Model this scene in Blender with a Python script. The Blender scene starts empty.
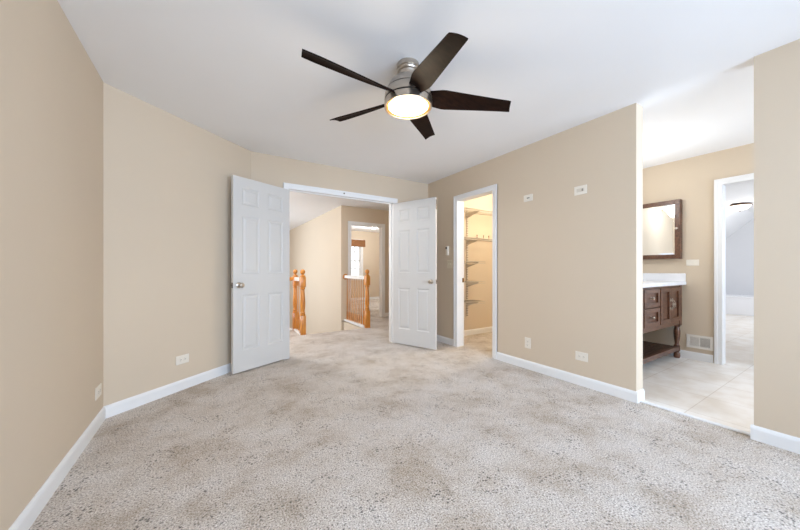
import bpy, bmesh, math, random
from mathutils import Vector, Matrix
random.seed(7)
S = bpy.context.scene
COL = S.collection
PI = math.pi

# ------------------------------------------------------------------ camera
cam_d = bpy.data.cameras.new('camera')
cam_d.sensor_width = 36.0
cam_d.lens = 306.0 * 36.0 / 800.0
cam_d.shift_y = 4.6 / 800.0
cam_d.clip_start = 0.05
cam = bpy.data.objects.new('camera', cam_d)
COL.objects.link(cam)
cam.location = (0, 0, 1.0746)
cam.rotation_euler = (PI / 2, 0, -0.5575)
S.camera = cam

# ------------------------------------------------------------------ view, world, large lights
S.view_settings.view_transform = 'Standard'
S.view_settings.look = 'None'
S.view_settings.gamma = 1.0
S.view_settings.use_curve_mapping = False
S.view_settings.exposure = 0.16
try:
    S.cycles.use_denoising = True
    S.cycles.max_bounces = 12
    S.cycles.diffuse_bounces = 8
    S.cycles.sample_clamp_indirect = 6.0
except Exception:
    pass
world = bpy.data.worlds.new('overcast_sky')
S.world = world
world.use_nodes = True
bg = world.node_tree.nodes['Background']
bg.inputs['Color'].default_value = (0.93, 0.97, 1.0, 1)
bg.inputs['Strength'].default_value = 1.6


def area(name, loc, target, sx, sy, power, color=(1, 1, 1)):
    d = bpy.data.lights.new(name, 'AREA')
    d.shape = 'RECTANGLE'; d.size = sx; d.size_y = sy; d.energy = power; d.color = color
    o = bpy.data.objects.new(name, d); COL.objects.link(o)
    o.location = loc
    o.rotation_euler = (Vector(target) - Vector(loc)).to_track_quat('-Z', 'Y').to_euler()
    return o


def point(name, loc, power, color, r=0.08):
    d = bpy.data.lights.new(name, 'POINT')
    d.energy = power; d.color = color; d.shadow_soft_size = r
    o = bpy.data.objects.new(name, d); COL.objects.link(o); o.location = loc
    return o


DAY = (0.70, 0.91, 1.23)
SOFT = (0.84, 0.94, 1.09)
WARM = (1.0, 0.84, 0.62)
# area lamps added as daylight at the unseen bedroom, foyer, bathroom and annex windows
area('daylight_fill_bedroom', (0.45, -2.10, 1.35), (0.55, 2.0, 1.25), 1.7, 1.7, 94, DAY)
area('daylight_fill_bedroom', (2.15, -2.10, 1.35), (1.9, 2.0, 1.25), 1.3, 1.7, 86, DAY)
area('daylight_fill_foyer', (-0.85, 8.2, 1.2), (2.3, 7.6, 0.9), 2.6, 2.0, 84, SOFT)
area('daylight_fill_bathroom', (4.0, -2.10, 1.5), (4.0, 1.0, 1.1), 1.2, 1.3, 56, DAY)
area('daylight_fill_bath_annex', (8.6, -0.75, 1.5), (8.8, 2.0, 1.0), 2.4, 1.4, 42, SOFT)


# ------------------------------------------------------------------ materials
def srgb(r, g, b):
    f = lambda c: (c / 255 / 12.92) if c / 255 <= 0.04045 else ((c / 255 + 0.055) / 1.055) ** 2.4
    return (f(r), f(g), f(b), 1)


def base_mat(name):
    m = bpy.data.materials.new(name); m.use_nodes = True
    nt = m.node_tree
    return m, nt, nt.nodes['Principled BSDF']


def mat(name, col, rough=0.5, metal=0.0, noise=None, amp=0.06, bump=0.0, bscale=200, coat=0.0, stretch=None):
    m, nt, p = base_mat(name)
    p.inputs['Base Color'].default_value = col
    p.inputs['Roughness'].default_value = rough
    p.inputs['Metallic'].default_value = metal
    p.inputs['Coat Weight'].default_value = coat
    tc = nt.nodes.new('ShaderNodeTexCoord')
    src = tc.outputs['Object']
    if stretch:
        mp = nt.nodes.new('ShaderNodeMapping'); mp.inputs['Scale'].default_value = stretch
        nt.links.new(src, mp.inputs['Vector']); src = mp.outputs['Vector']
    if noise:
        n = nt.nodes.new('ShaderNodeTexNoise'); n.inputs['Scale'].default_value = noise
        n.inputs['Detail'].default_value = 4
        nt.links.new(src, n.inputs['Vector'])
        r = nt.nodes.new('ShaderNodeMapRange')
        r.inputs['To Min'].default_value = 1 - amp; r.inputs['To Max'].default_value = 1 + amp
        r.inputs['From Min'].default_value = 0.3; r.inputs['From Max'].default_value = 0.7
        nt.links.new(n.outputs['Fac'], r.inputs['Value'])
        mx = nt.nodes.new('ShaderNodeVectorMath'); mx.operation = 'SCALE'
        mx.inputs[0].default_value = col[:3]
        nt.links.new(r.outputs['Result'], mx.inputs['Scale'])
        nt.links.new(mx.outputs['Vector'], p.inputs['Base Color'])
    if bump:
        n2 = nt.nodes.new('ShaderNodeTexNoise'); n2.inputs['Scale'].default_value = bscale
        nt.links.new(src, n2.inputs['Vector'])
        b = nt.nodes.new('ShaderNodeBump'); b.inputs['Strength'].default_value = bump
        b.inputs['Distance'].default_value = 0.002
        nt.links.new(n2.outputs['Fac'], b.inputs['Height'])
        nt.links.new(b.outputs['Normal'], p.inputs['Normal'])
    return m


def emit(name, col, strength):
    m, nt, p = base_mat(name)
    p.inputs['Base Color'].default_value = (0.9, 0.87, 0.8, 1)
    p.inputs['Emission Color'].default_value = col
    p.inputs['Emission Strength'].default_value = strength
    return m


def glass_mat(name):
    m, nt, p = base_mat(name)
    out = nt.nodes['Material Output']
    t = nt.nodes.new('ShaderNodeBsdfTransparent'); g = nt.nodes.new('ShaderNodeBsdfGlossy')
    g.inputs['Roughness'].default_value = 0.02
    fr = nt.nodes.new('ShaderNodeFresnel'); fr.inputs['IOR'].default_value = 1.3
    mx = nt.nodes.new('ShaderNodeMixShader')
    nt.links.new(fr.outputs[0], mx.inputs[0]); nt.links.new(t.outputs[0], mx.inputs[1])
    nt.links.new(g.outputs[0], mx.inputs[2]); nt.links.new(mx.outputs[0], out.inputs['Surface'])
    return m


def carpet_mat():
    m, nt, p = base_mat('cut_pile_carpet')
    L = nt.links
    tc = nt.nodes.new('ShaderNodeTexCoord')

    def noise(scale, detail, rough=0.5):
        n = nt.nodes.new('ShaderNodeTexNoise'); n.inputs['Scale'].default_value = scale
        n.inputs['Detail'].default_value = detail; n.inputs['Roughness'].default_value = rough
        L.new(tc.outputs['Object'], n.inputs['Vector']); return n.outputs['Fac']

    def ramp(src, stops):
        r = nt.nodes.new('ShaderNodeValToRGB'); e = r.color_ramp.elements
        e[0].position, e[0].color = stops[0]; e[1].position, e[1].color = stops[-1]
        for pos, c in stops[1:-1]:
            q = e.new(pos); q.color = c
        L.new(src, r.inputs['Fac']); return r.outputs['Color']

    def mul(a, b, fac=1.0):
        x = nt.nodes.new('ShaderNodeMix'); x.data_type = 'RGBA'; x.blend_type = 'MULTIPLY'
        x.inputs['Factor'].default_value = fac
        L.new(a, x.inputs['A']); L.new(b, x.inputs['B']); return x.outputs['Result']
    g = lambda v: (v, v, v, 1)
    fibre = noise(140, 3, 0.65)
    base = ramp(fibre, [(0.32, srgb(94, 86, 80)), (0.43, srgb(188, 179, 170)), (0.54, srgb(216, 208, 200)), (0.66, srgb(246, 242, 237))])
    # sparse dark flecks of the yarn
    v = nt.nodes.new('ShaderNodeTexVoronoi'); v.inputs['Scale'].default_value = 54
    L.new(tc.outputs['Object'], v.inputs['Vector'])
    fleck = ramp(v.outputs['Distance'], [(0.17, g(0.18)), (0.38, g(1.0))])
    gate = ramp(noise(6, 5, 0.65), [(0.44, g(0.08)), (0.62, g(1.0))])
    mixf = nt.nodes.new('ShaderNodeMix'); mixf.data_type = 'RGBA'
    L.new(gate, mixf.inputs['Factor'])
    mixf.inputs['A'].default_value = g(1.0); L.new(fleck, mixf.inputs['B'])
    # trodden patches where the pile lies the other way
    patch = ramp(noise(2.6, 7, 0.7), [(0.36, srgb(220, 211, 199)), (0.50, srgb(246, 243, 239)), (0.62, g(1.0))])
    c = mul(mul(base, mixf.outputs['Result']), patch)
    L.new(c, p.inputs['Base Color'])
    p.inputs['Roughness'].default_value = 1.0
    p.inputs['Specular IOR Level'].default_value = 0.05
    p.inputs['Sheen Weight'].default_value = 0.15
    b = nt.nodes.new('ShaderNodeBump'); b.inputs['Strength'].default_value = 0.4; b.inputs['Distance'].default_value = 0.012
    L.new(noise(120, 3, 0.7), b.inputs['Height'])
    L.new(b.outputs['Normal'], p.inputs['Normal'])
    return m


def tile_mat():
    m, nt, p = base_mat('travertine_tile')
    L = nt.links
    tc = nt.nodes.new('ShaderNodeTexCoord')
    mp = nt.nodes.new('ShaderNodeMapping'); mp.inputs['Location'].default_value = (0.12, 0.1, 0)
    L.new(tc.outputs['Object'], mp.inputs['Vector'])
    br = nt.nodes.new('ShaderNodeTexBrick')
    br.offset = 0.0; br.inputs['Scale'].default_value = 1.0
    br.inputs['Brick Width'].default_value = 0.46; br.inputs['Row Height'].default_value = 0.46
    br.inputs['Mortar Size'].default_value = 0.0035
    br.inputs['Color1'].default_value = srgb(242, 237, 230)
    br.inputs['Color2'].default_value = srgb(238, 231, 222)
    br.inputs['Mortar'].default_value = srgb(218, 208, 195)
    L.new(mp.outputs['Vector'], br.inputs['Vector'])
    n = nt.nodes.new('ShaderNodeTexNoise'); n.inputs['Scale'].default_value = 5; n.inputs['Detail'].default_value = 6
    L.new(tc.outputs['Object'], n.inputs['Vector'])
    r = nt.nodes.new('ShaderNodeValToRGB')
    r.color_ramp.elements[0].position = 0.35; r.color_ramp.elements[0].color = srgb(240, 235, 228)
    r.color_ramp.elements[1].position = 0.62; r.color_ramp.elements[1].color = (1, 1, 1, 1)
    L.new(n.outputs['Fac'], r.inputs['Fac'])
    x = nt.nodes.new('ShaderNodeMix'); x.data_type = 'RGBA'; x.blend_type = 'MULTIPLY'; x.inputs['Factor'].default_value = 1
    L.new(br.outputs['Color'], x.inputs['A']); L.new(r.outputs['Color'], x.inputs['B'])
    L.new(x.outputs['Result'], p.inputs['Base Color'])
    p.inputs['Roughness'].default_value = 0.34
    return m


def wood_mat(name, dark, light, rough, stretch, coat=0.0, spec=0.5):
    m, nt, p = base_mat(name)
    L = nt.links
    tc = nt.nodes.new('ShaderNodeTexCoord'); mp = nt.nodes.new('ShaderNodeMapping')
    mp.inputs['Scale'].default_value = stretch
    L.new(tc.outputs['Object'], mp.inputs['Vector'])
    n = nt.nodes.new('ShaderNodeTexNoise'); n.inputs['Scale'].default_value = 6; n.inputs['Detail'].default_value = 5
    n.inputs['Distortion'].default_value = 0.6
    L.new(mp.outputs['Vector'], n.inputs['Vector'])
    r = nt.nodes.new('ShaderNodeValToRGB')
    r.color_ramp.elements[0].position = 0.3; r.color_ramp.elements[0].color = dark
    r.color_ramp.elements[1].position = 0.7; r.color_ramp.elements[1].color = light
    L.new(n.outputs['Fac'], r.inputs['Fac']); L.new(r.outputs['Color'], p.inputs['Base Color'])
    p.inputs['Roughness'].default_value = rough
    p.inputs['Coat Weight'].default_value = coat
    p.inputs['Specular IOR Level'].default_value = spec
    return m


M = {}
M['wall'] = mat('tan_wall_paint', srgb(206, 190, 168), 0.85, noise=1.5, amp=0.012, bump=0.05, bscale=260)
M['ceiling'] = mat('white_ceiling_paint', srgb(236, 236, 236), 0.95, noise=2, amp=0.008, bump=0.05, bscale=180)
M['trim'] = mat('white_trim_paint', srgb(230, 230, 229), 0.42, noise=3, amp=0.008)
M['door'] = mat('white_door_paint', srgb(206, 204, 200), 0.45, noise=4, amp=0.008, bump=0.06, bscale=90, stretch=(3, 3, 0.4))
M['carpet'] = carpet_mat()
M['tile'] = tile_mat()
M['oak'] = wood_mat('varnished_oak', srgb(178, 106, 30), srgb(216, 146, 58), 0.35, (8, 8, 0.9), 0.3)
M['glare_rail'] = mat('oak_rail_glare', srgb(238, 236, 232), 0.4, noise=5, amp=0.01)  # window glare on the varnished oak, put into the colour
M['nickel'] = mat('brushed_nickel', srgb(190, 180, 168), 0.3, 1.0, noise=8, amp=0.05, stretch=(1, 1, 30))
M['dark_nickel'] = mat('dark_nickel', srgb(112, 104, 96), 0.35, 1.0, noise=12, amp=0.04)
M['bronze'] = mat('oil_rubbed_bronze', srgb(104, 72, 52), 0.45, 0.5, noise=12, amp=0.08)
M['brass'] = mat('aged_brass', srgb(120, 92, 52), 0.38, 1.0, noise=12, amp=0.08)
M['blade'] = wood_mat('espresso_fan_blade', srgb(22, 13, 10), srgb(38, 23, 16), 0.55, (1.2, 10, 10), 0.0, 0.06)
M['groove'] = mat('dark_seam', srgb(26, 22, 20), 0.6, noise=10, amp=0.05)
M['vanity'] = wood_mat('walnut_vanity_wood', srgb(72, 44, 30), srgb(112, 76, 55), 0.4, (1.0, 6, 6), 0.1)
M['vanity_dark'] = wood_mat('dark_walnut_slats', srgb(48, 30, 22), srgb(74, 50, 38), 0.45, (1.0, 6, 6))
M['marble'] = mat('white_cultured_marble', srgb(232, 233, 236), 0.25, noise=7, amp=0.045)
M['mirror'] = mat('silvered_mirror', (0.92, 0.93, 0.93, 1), 0.015, 1.0, noise=2, amp=0.004)
M['bevel_mirror'] = mat('bevelled_mirror_edge', (0.95, 0.96, 0.97, 1), 0.08, 1.0, noise=2, amp=0.004)
M['plastic'] = mat('white_plastic', srgb(226, 219, 206), 0.4, noise=6, amp=0.01)
M['almond'] = mat('almond_plastic', srgb(214, 202, 178), 0.45, noise=6, amp=0.01)
M['slot'] = mat('outlet_slot_dark', srgb(70, 62, 54), 0.6, noise=6, amp=0.02)
M['port'] = mat('grey_port', srgb(150, 142, 130), 0.5, noise=6, amp=0.02)
M['toggle'] = mat('ivory_plastic', srgb(208, 200, 186), 0.4, noise=6, amp=0.01)  # slightly darker ivory than the plate plastic
M['black'] = mat('black_plastic', srgb(24, 24, 26), 0.3, noise=6, amp=0.02)
M['wire'] = mat('white_vinyl_wire', srgb(188, 178, 164), 0.45, noise=9, amp=0.02)
M['slotted'] = mat('slotted_white_steel', srgb(206, 198, 188), 0.45)
_nt = M['slotted'].node_tree; _p = _nt.nodes['Principled BSDF']
_tc = _nt.nodes.new('ShaderNodeTexCoord'); _sx = _nt.nodes.new('ShaderNodeSeparateXYZ'); _m1 = _nt.nodes.new('ShaderNodeMath'); _m2 = _nt.nodes.new('ShaderNodeMath')
_m1.operation = 'MULTIPLY'; _m1.inputs[1].default_value = 36; _m2.operation = 'FRACT'
_rp = _nt.nodes.new('ShaderNodeValToRGB'); _rp.color_ramp.interpolation = 'CONSTANT'
_rp.color_ramp.elements[0].color = srgb(206, 198, 188); _rp.color_ramp.elements[1].position = 0.62; _rp.color_ramp.elements[1].color = srgb(136, 120, 100)
_nt.links.new(_tc.outputs['Object'], _sx.inputs[0]); _nt.links.new(_sx.outputs['Z'], _m1.inputs[0]); _nt.links.new(_m1.outputs[0], _m2.inputs[0])
_nt.links.new(_m2.outputs[0], _rp.inputs['Fac']); _nt.links.new(_rp.outputs['Color'], _p.inputs['Base Color'])
M['clip'] = mat('brown_peg', srgb(110, 70, 42), 0.5, noise=9, amp=0.06)
M['vent'] = mat('white_enamel_vent', srgb(228, 222, 212), 0.45, noise=9, amp=0.01)
M['vent_dark'] = mat('duct_interior', srgb(120, 110, 98), 0.8, noise=9, amp=0.05)
M['tub'] = mat('white_acrylic_tub', srgb(238, 238, 240), 0.2, noise=3, amp=0.006)
M['white_wall'] = mat('white_bath_paint', srgb(226, 226, 228), 0.8, noise=2, amp=0.01)
M['blind'] = mat('woven_wood_shade', srgb(142, 96, 58), 0.75, noise=9, amp=0.30, bump=0.4, bscale=40, stretch=(1, 1, 12))
M['glass'] = glass_mat('window_glass')
M['fan_glow'] = emit('lit_frosted_glass_fan', (1.0, 0.83, 0.58, 1), 7.0)
M['amber'] = emit('amber_glow_ring', (1.0, 0.42, 0.06, 1), 0.5)
M['amber'].node_tree.nodes['Principled BSDF'].inputs['Base Color'].default_value = (0.4, 0.18, 0.03, 1)
M['dome_glow'] = emit('lit_alabaster_glass', (1.0, 0.90, 0.76, 1), 2.2)
M['far_glow'] = emit('lit_frosted_dome', (1.0, 0.95, 0.88, 1), 4.0)
M['vanity_glow'] = emit('lit_vanity_glass', (1.0, 0.94, 0.84, 1), 1.5)


# ------------------------------------------------------------------ mesh helpers
class MB:
    def __init__(self):
        self.b = bmesh.new()

    def box(self, lo, hi, bevel=0.0, M4=None):
        r = bmesh.ops.create_cube(self.b, size=1.0)
        vs = r['verts']
        lo, hi = Vector(lo), Vector(hi)
        for v in vs:
            v.co = Vector([lo[i] + (v.co[i] + 0.5) * (hi[i] - lo[i]) for i in range(3)])
        if bevel:
            es = list({e for v in vs for e in v.link_edges})
            nb = bmesh.ops.bevel(self.b, geom=es, offset=bevel, segments=2, affect='EDGES', profile=0.5)
            vs = list({v for f in nb['faces'] for v in f.verts} | {v for v in vs if v.is_valid})
        if M4 is not None:
            for v in vs:
                v.co = M4 @ v.co
        return self

    def prism(self, poly, z0, z1):
        bot = [self.b.verts.new((x, y, z0)) for x, y in poly]
        top = [self.b.verts.new((x, y, z1)) for x, y in poly]
        n = len(poly)
        self.b.faces.new(bot[::-1]); self.b.faces.new(top)
        for i in range(n):
            self.b.faces.new((bot[i], bot[(i + 1) % n], top[(i + 1) % n], top[i]))
        return self

    def extrude(self, prof, a, b, up=(0, 0, 1)):
        """profile [(out, up)] swept from a to b; out is to the left of a->b seen from above"""
        a, b = Vector(a), Vector(b)
        d = (b - a).normalized(); o = Vector((-d.y, d.x, 0))
        u = Vector(up)
        A = [self.b.verts.new(a + o * x + u * y) for x, y in prof]
        B = [self.b.verts.new(b + o * x + u * y) for x, y in prof]
        n = len(prof)
        self.b.faces.new(A); self.b.faces.new(B[::-1])
        for i in range(n):
            self.b.faces.new((A[i], B[i], B[(i + 1) % n], A[(i + 1) % n]))
        return self

    def lathe(self, prof, c=(0, 0, 0), seg=24, M4=None, sq=None):
        """prof: [(r, z)] from bottom to top, capped"""
        rings = []
        c = Vector(c)
        for r, z in prof:
            ring = []
            for k in range(seg):
                t = 2 * PI * k / seg
                p = Vector((r * math.cos(t), r * math.sin(t), z))
                if M4 is not None:
                    p = M4 @ p
                ring.append(self.b.verts.new(p + c))
            rings.append(ring)
        for A, B in zip(rings, rings[1:]):
            for k in range(seg):
                self.b.faces.new((A[k], A[(k + 1) % seg], B[(k + 1) % seg], B[k]))
        self.b.faces.new(rings[0][::-1]); self.b.faces.new(rings[-1])
        return self

    def tube(self, pts, r, seg=8, closed=False):
        pts = [Vector(p) for p in pts]
        rings = []
        n = len(pts)
        for i, p in enumerate(pts):
            d = (pts[min(i + 1, n - 1)] - pts[max(i - 1, 0)]).normalized()
            ref = Vector((0, 0, 1)) if abs(d.z) < 0.9 else Vector((1, 0, 0))
            x = d.cross(ref).normalized(); y = d.cross(x)
            rings.append([self.b.verts.new(p + (x * math.cos(2 * PI * k / seg) + y * math.sin(2 * PI * k / seg)) * r) for k in range(seg)])
        for A, B in zip(rings, rings[1:]):
            for k in range(seg):
                self.b.faces.new((A[k], A[(k + 1) % seg], B[(k + 1) % seg], B[k]))
        self.b.faces.new(rings[0][::-1]); self.b.faces.new(rings[-1])
        return self

    def grid(self, P, thick=0.0):
        """P[i][j] points of a sheet"""
        V = [[self.b.verts.new(p) for p in row] for row in P]
        for i in range(len(V) - 1):
            for j in range(len(V[0]) - 1):
                self.b.faces.new((V[i][j], V[i + 1][j], V[i + 1][j + 1], V[i][j + 1]))
        return self


def wm(o):
    m = o.matrix_basis.copy()
    while o.parent:
        o = o.parent
        m = o.matrix_basis @ m
    return m


def obj(name, mb, m, parent=None, smooth=False, local=False, angle=35):
    me = bpy.data.meshes.new(name)
    bmesh.ops.recalc_face_normals(mb.b, faces=mb.b.faces[:])
    mb.b.to_mesh(me); mb.b.free()
    me.materials.append(m)
    o = bpy.data.objects.new(name, me)
    COL.objects.link(o)
    if parent is not None:
        o.parent = parent
        if not local:
            me.transform(wm(parent).inverted())
    if smooth:
        for p in me.polygons:
            p.use_smooth = True
        try:
            me.set_sharp_from_angle(angle=math.radians(angle))
        except Exception:
            pass
    return o


def tag(o, label, cat=None, group=None, kind=None):
    o['label'] = label
    if cat: o['category'] = cat
    if group: o['group'] = group
    if kind: o['kind'] = kind
    return o


def thing(name, loc, label, cat, group=None, rz=0.0, kind=None):
    o = bpy.data.objects.new(name, None)
    COL.objects.link(o)
    o.empty_display_size = 0.1
    o.location = loc; o.rotation_euler = (0, 0, rz)
    return tag(o, label, cat, group, kind)


def struct(name, mb, m, label, cat, parent=None, smooth=False):
    o = obj(name, mb, m, parent, smooth)
    return tag(o, label, cat, None, 'structure')


# ------------------------------------------------------------------ room shell
H = 2.423
XL, XR, YB, YR = -0.646, 2.928, 3.858, -1.9
XR2 = 3.05            # far face of the right wall
YE, YN = 1.088, 0.459  # ends of the two right hand wall lengths
DA, DB = Vector((XL, 2.998)), Vector((0.406, YB))   # angled wall
XBATH = 4.92

# floors
f = MB()
f.prism([(XL - .12, YR - .12), (2.985, YR - .12), (2.985, 1.99), (2.985, 2.55), (3.06, 2.55), (4.92, 2.55), (4.92, 3.858), (4.32, 3.858), (4.32, 5.13), (-.72, 5.13), (-.72, 3.7), (XL - .12, 3.0)], -0.02, 0.0)
f.prism([(-.72, 5.13), (1.345, 5.13), (1.345, 5.66), (-.72, 5.66)], -0.02, 0.0)
f.prism([(2.45, 5.13), (4.32, 5.13), (4.32, 6.1), (6.1, 6.1), (6.1, 10.0), (2.36, 10.0), (2.36, 6.1), (2.45, 6.1)], -0.02, 0.0)
struct('floor', f, M['carpet'], 'speckled grey beige cut pile carpet floor', 'floor')
struct('floor', MB().prism([(2.985, YR - .12), (11.6, YR - .12), (11.6, 2.72), (4.92, 2.72), (4.92, 1.9), (2.985, 1.9)], -0.02, 0.0), M['tile'],
       'cream stone tile floor of the bathroom', 'floor')
struct('floor', MB().box((-.9, 5.0, -2.75), (2.6, 11.8, -2.70)), M['carpet'], 'lower storey floor below the stairwell', 'floor')
# ceiling
c = MB()
c.box((XL - .12, YR - .12, H), (11.6, 10.0, H + .1))
c.box((XL - .12, 10.0, H), (2.47, 11.8, H + .1))
struct('ceiling', c, M['ceiling'], 'flat white painted ceiling', 'ceiling')
# sloped ceiling of the bathroom annex
s = MB()
prof = [(1.72, H), (2.72, H), (2.72, 1.45)]
A = [s.b.verts.new((5.04, y, z)) for y, z in prof]; B = [s.b.verts.new((11.6, y, z)) for y, z in prof]
s.b.faces.new(A); s.b.faces.new(B[::-1])
for i in range(3):
    s.b.faces.new((A[i], B[i], B[(i + 1) % 3], A[(i + 1) % 3]))
struct('ceiling', s, M['ceiling'], 'sloped part of the ceiling over the bathtub room', 'ceiling')

W = M['wall']
struct('wall_left', MB().box((XL - .12, YR, 0), (XL, 2.998, H)), W, 'tan painted left wall nearest the camera', 'wall')
nrm = Vector((-(DB - DA).y, (DB - DA).x)).normalized() * .12
struct('wall_diagonal', MB().prism([tuple(DA), tuple(DB), tuple(DB + nrm), tuple(DA + nrm)], 0, H), W,
       'tan painted angled wall between left wall and double doors', 'wall')
OX0, OX1, OZ = 0.820, 2.290, 2.052
w = MB()
w.box((0.40, YB, 0), (OX0 - .015, YB + .12, H)).box((OX1 + .015, YB, 0), (XR2, YB + .12, H)).box((OX0 - .015, YB, OZ + .015), (OX1 + .015, YB + .12, H))
struct('wall_back', w, W, 'tan painted back wall around the double doorway', 'wall')
CY0, CY1, CZ = 2.560, 3.187, 2.035
w = MB()
w.box((XR, YE, 0), (XR2, CY0 - .015, H)).box((XR, CY1 + .015, 0), (XR2, YB, H)).box((XR, CY0 - .015, CZ + .015), (XR2, CY1 + .015, H))
struct('wall_right', w, W, 'tan painted right wall with the closet doorway', 'wall')
struct('wall_right_near', MB().box((XR, YR, 0), (XR2, YN, H)), W, 'tan painted wall at the right edge of the photo', 'wall')
# rear wall behind the camera with two unseen window openings added for daylight
RW = [(-0.40, 1.30), (1.50, 2.80)]
RZ0, RZ1 = 0.50, 2.20
w = MB()
w.box((XL - .12, YR - .12, 0), (RW[0][0], YR, H)).box((RW[0][1], YR - .12, 0), (RW[1][0], YR, H)).box((RW[1][1], YR - .12, 0), (3.30, YR, H))
for a, b in RW:
    w.box((a, YR - .12, 0), (b, YR, RZ0)).box((a, YR - .12, RZ1), (b, YR, H))
# bathroom stretch with an unseen window opening added for daylight
w.box((4.70, YR - .12, 0), (XBATH, YR, H)).box((3.30, YR - .12, 0), (4.70, YR, .85)).box((3.30, YR - .12, 2.15), (4.70, YR, H))
struct('wall_rear', w, W, 'tan painted window wall behind the camera', 'wall')
# bathroom walls
struct('wall_vanity', MB().box((XR2, 1.87, 0), (XBATH, 1.99, H)), W, 'tan bathroom wall behind the wooden vanity', 'wall')
BY0, BY1, BZ = 0.22, 1.005, 2.035
w = MB()
w.box((XBATH, YR, 0), (XBATH + .12, BY0 - .015, H)).box((XBATH, BY1 + .015, 0), (XBATH + .12, 1.99, H)).box((XBATH, BY0 - .015, BZ + .015), (XBATH + .12, BY1 + .015, H))
struct('wall_bathroom', w, W, 'pale tan bathroom wall with medicine cabinet and doorway', 'wall')
# bathtub room beyond
w = MB()
w.box((5.04, 2.60, 0), (11.6, 2.72, H)).box((11.48, -.6, 0), (11.6, 2.60, H))
w.box((5.04, -.72, 0), (7.4, -.6, H)).box((9.8, -.72, 0), (11.6, -.6, H)).box((7.4, -.72, 0), (9.8, -.6, .8)).box((7.4, -.72, 2.2), (9.8, -.6, H))
struct('wall_tub_room', w, M['white_wall'], 'white walls of the tub room past the bathroom doorway', 'wall')
# closet walls
w = MB()
w.box((XR2, 3.66, 0), (4.92, 3.978, H)).box((4.80, 1.99, 0), (4.92, 3.66, H)).box((XR2, 1.99, 0), (4.80, 2.10, H))
struct('wall_closet', w, W, 'tan walls inside the walk in closet', 'wall')
# hall, stairwell and far bedroom
HX0, HX1 = 2.575, 3.318
w = MB()
w.box((2.35, 6.10, -2.7), (HX0 - .015, 6.22, H)).box((HX1 + .015, 6.10, 0), (4.32, 6.22, H)).box((HX0 - .015, 6.10, OZ + .0), (HX1 + .015, 6.22, H))
struct('wall_hall', w, W, 'tan hall wall with the white far bedroom doorway', 'wall')
struct('wall_stairwell', MB().box((2.35, 6.221, -2.7), (2.47, 11.5, H)).box((2.40, 5.13, -2.7), (2.449, 6.099, -.021)), W,
       'tall cream stairwell wall behind the oak railings', 'wall')
w = MB()
w.box((-.72, 3.97, -2.7), (-.6, 6.8, H)).box((-.72, 9.6, -2.7), (-.6, 11.5, H)).box((-.72, 6.8, -2.7), (-.6, 9.6, .1)).box((-.72, 6.8, 2.3), (-.6, 9.6, H)).box((4.20, 3.978, 0), (4.32, 6.1, H)).box((-.6, 3.866, 0), (.40, 3.97, H))
w.box((-.72, 11.5, -2.7), (2.47, 11.62, H))
w.box((-.6, 5.01, -2.7), (2.40, 5.12, -.021))
struct('wall_foyer', w, W, 'tan foyer walls around the open stairwell', 'wall')
WX0, WX1, WZ0, WZ1 = 3.74, 4.55, 0.80, 2.06
w = MB()
w.box((2.47, 9.9, 0), (WX0, 10.02, H)).box((WX1, 9.9, 0), (6.1, 10.02, H)).box((WX0, 9.9, 0), (WX1, 10.02, WZ0)).box((WX0, 9.9, WZ1), (WX1, 10.02, H))
w.box((6.0, 6.22, 0), (6.12, 9.9, H)).box((4.32, 6.10, 0), (6.12, 6.22, H))
struct('wall_far_bedroom', w, W, 'tan wall of the far bedroom around its window', 'wall')

# ------------------------------------------------------------------ baseboards
BP = [(0, 0), (.013, 0), (.013, .068), (.010, .080), (.004, .090), (0, .090)]


def baseboard(name, segs, label):
    b = MB()
    for a, e in segs:
        b.extrude(BP, (a[0], a[1], 0), (e[0], e[1], 0))
    struct(name, b, M['trim'], label, 'baseboard')


# "out" is to the left of the direction of travel
baseboard('baseboard_left', [((XL, 2.995), (XL, YR))], 'white baseboard along the near left wall')
baseboard('baseboard_diagonal', [((DB.x, DB.y), (DA.x, DA.y))], 'white baseboard under the angled wall behind the left door')
baseboard('baseboard_back', [((OX0 - .07, YB), (.41, YB)), ((XR, YB), (OX1 + .07, YB))], 'white baseboard along the back wall')
b = MB()
baseboard('baseboard_right', [((XR, CY1 + .068), (XR, YB)), ((XR, YE - .013), (XR, CY0 - .068)), ((XR2, YE), (XR - .0, YE))], 'white baseboard along the right wall under the outlets')
baseboard('baseboard_right_near', [((XR, YR), (XR, YN + .013)), ((XR, YN), (XR2, YN))], 'white baseboard at the right edge of the photo')
baseboard('baseboard_bathroom', [((XBATH, BY1 + .075), (XBATH, 1.87)), ((XBATH, 1.87), (XR2, 1.87))], 'white baseboard below the bathroom wall vent')
baseboard('baseboard_closet', [((4.80, 3.66), (XR2, 3.66)), ((4.80, 2.10), (4.80, 3.66))], 'white baseboard inside the closet')
baseboard('baseboard_hall', [((4.2, 6.10), (HX1 + .075, 6.10))], 'white baseboard right of the far bedroom doorway')
baseboard('baseboard_far_bedroom', [((6.0, 9.9), (2.47, 9.9))], 'white baseboard under the far bedroom window')


# ------------------------------------------------------------------ door casings and jambs (structure)
def casing_x(mb, x0, x1, z1, y, out, w=.066):
    """casing on a wall of constant y around opening x0..x1; out=+1/-1 direction of projection"""
    def b(ax, bx, az, bz, t):
        ya, yb = sorted((y, y + out * t))
        mb.box((ax, ya, az), (bx, yb, bz), .002)
    for s, e, o in ((x0 - w, x0, -1), (x1, x1 + w, 1)):
        b(s, e, 0, z1, .011)
        if o < 0: b(s, s + .026, 0, z1 + w - .026, .017)
        else: b(e - .026, e, 0, z1 + w - .026, .017)
    b(x0 - w, x1 + w, z1, z1 + w, .011)
    b(x0 - w, x1 + w, z1 + w - .026, z1 + w, .017)


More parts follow.
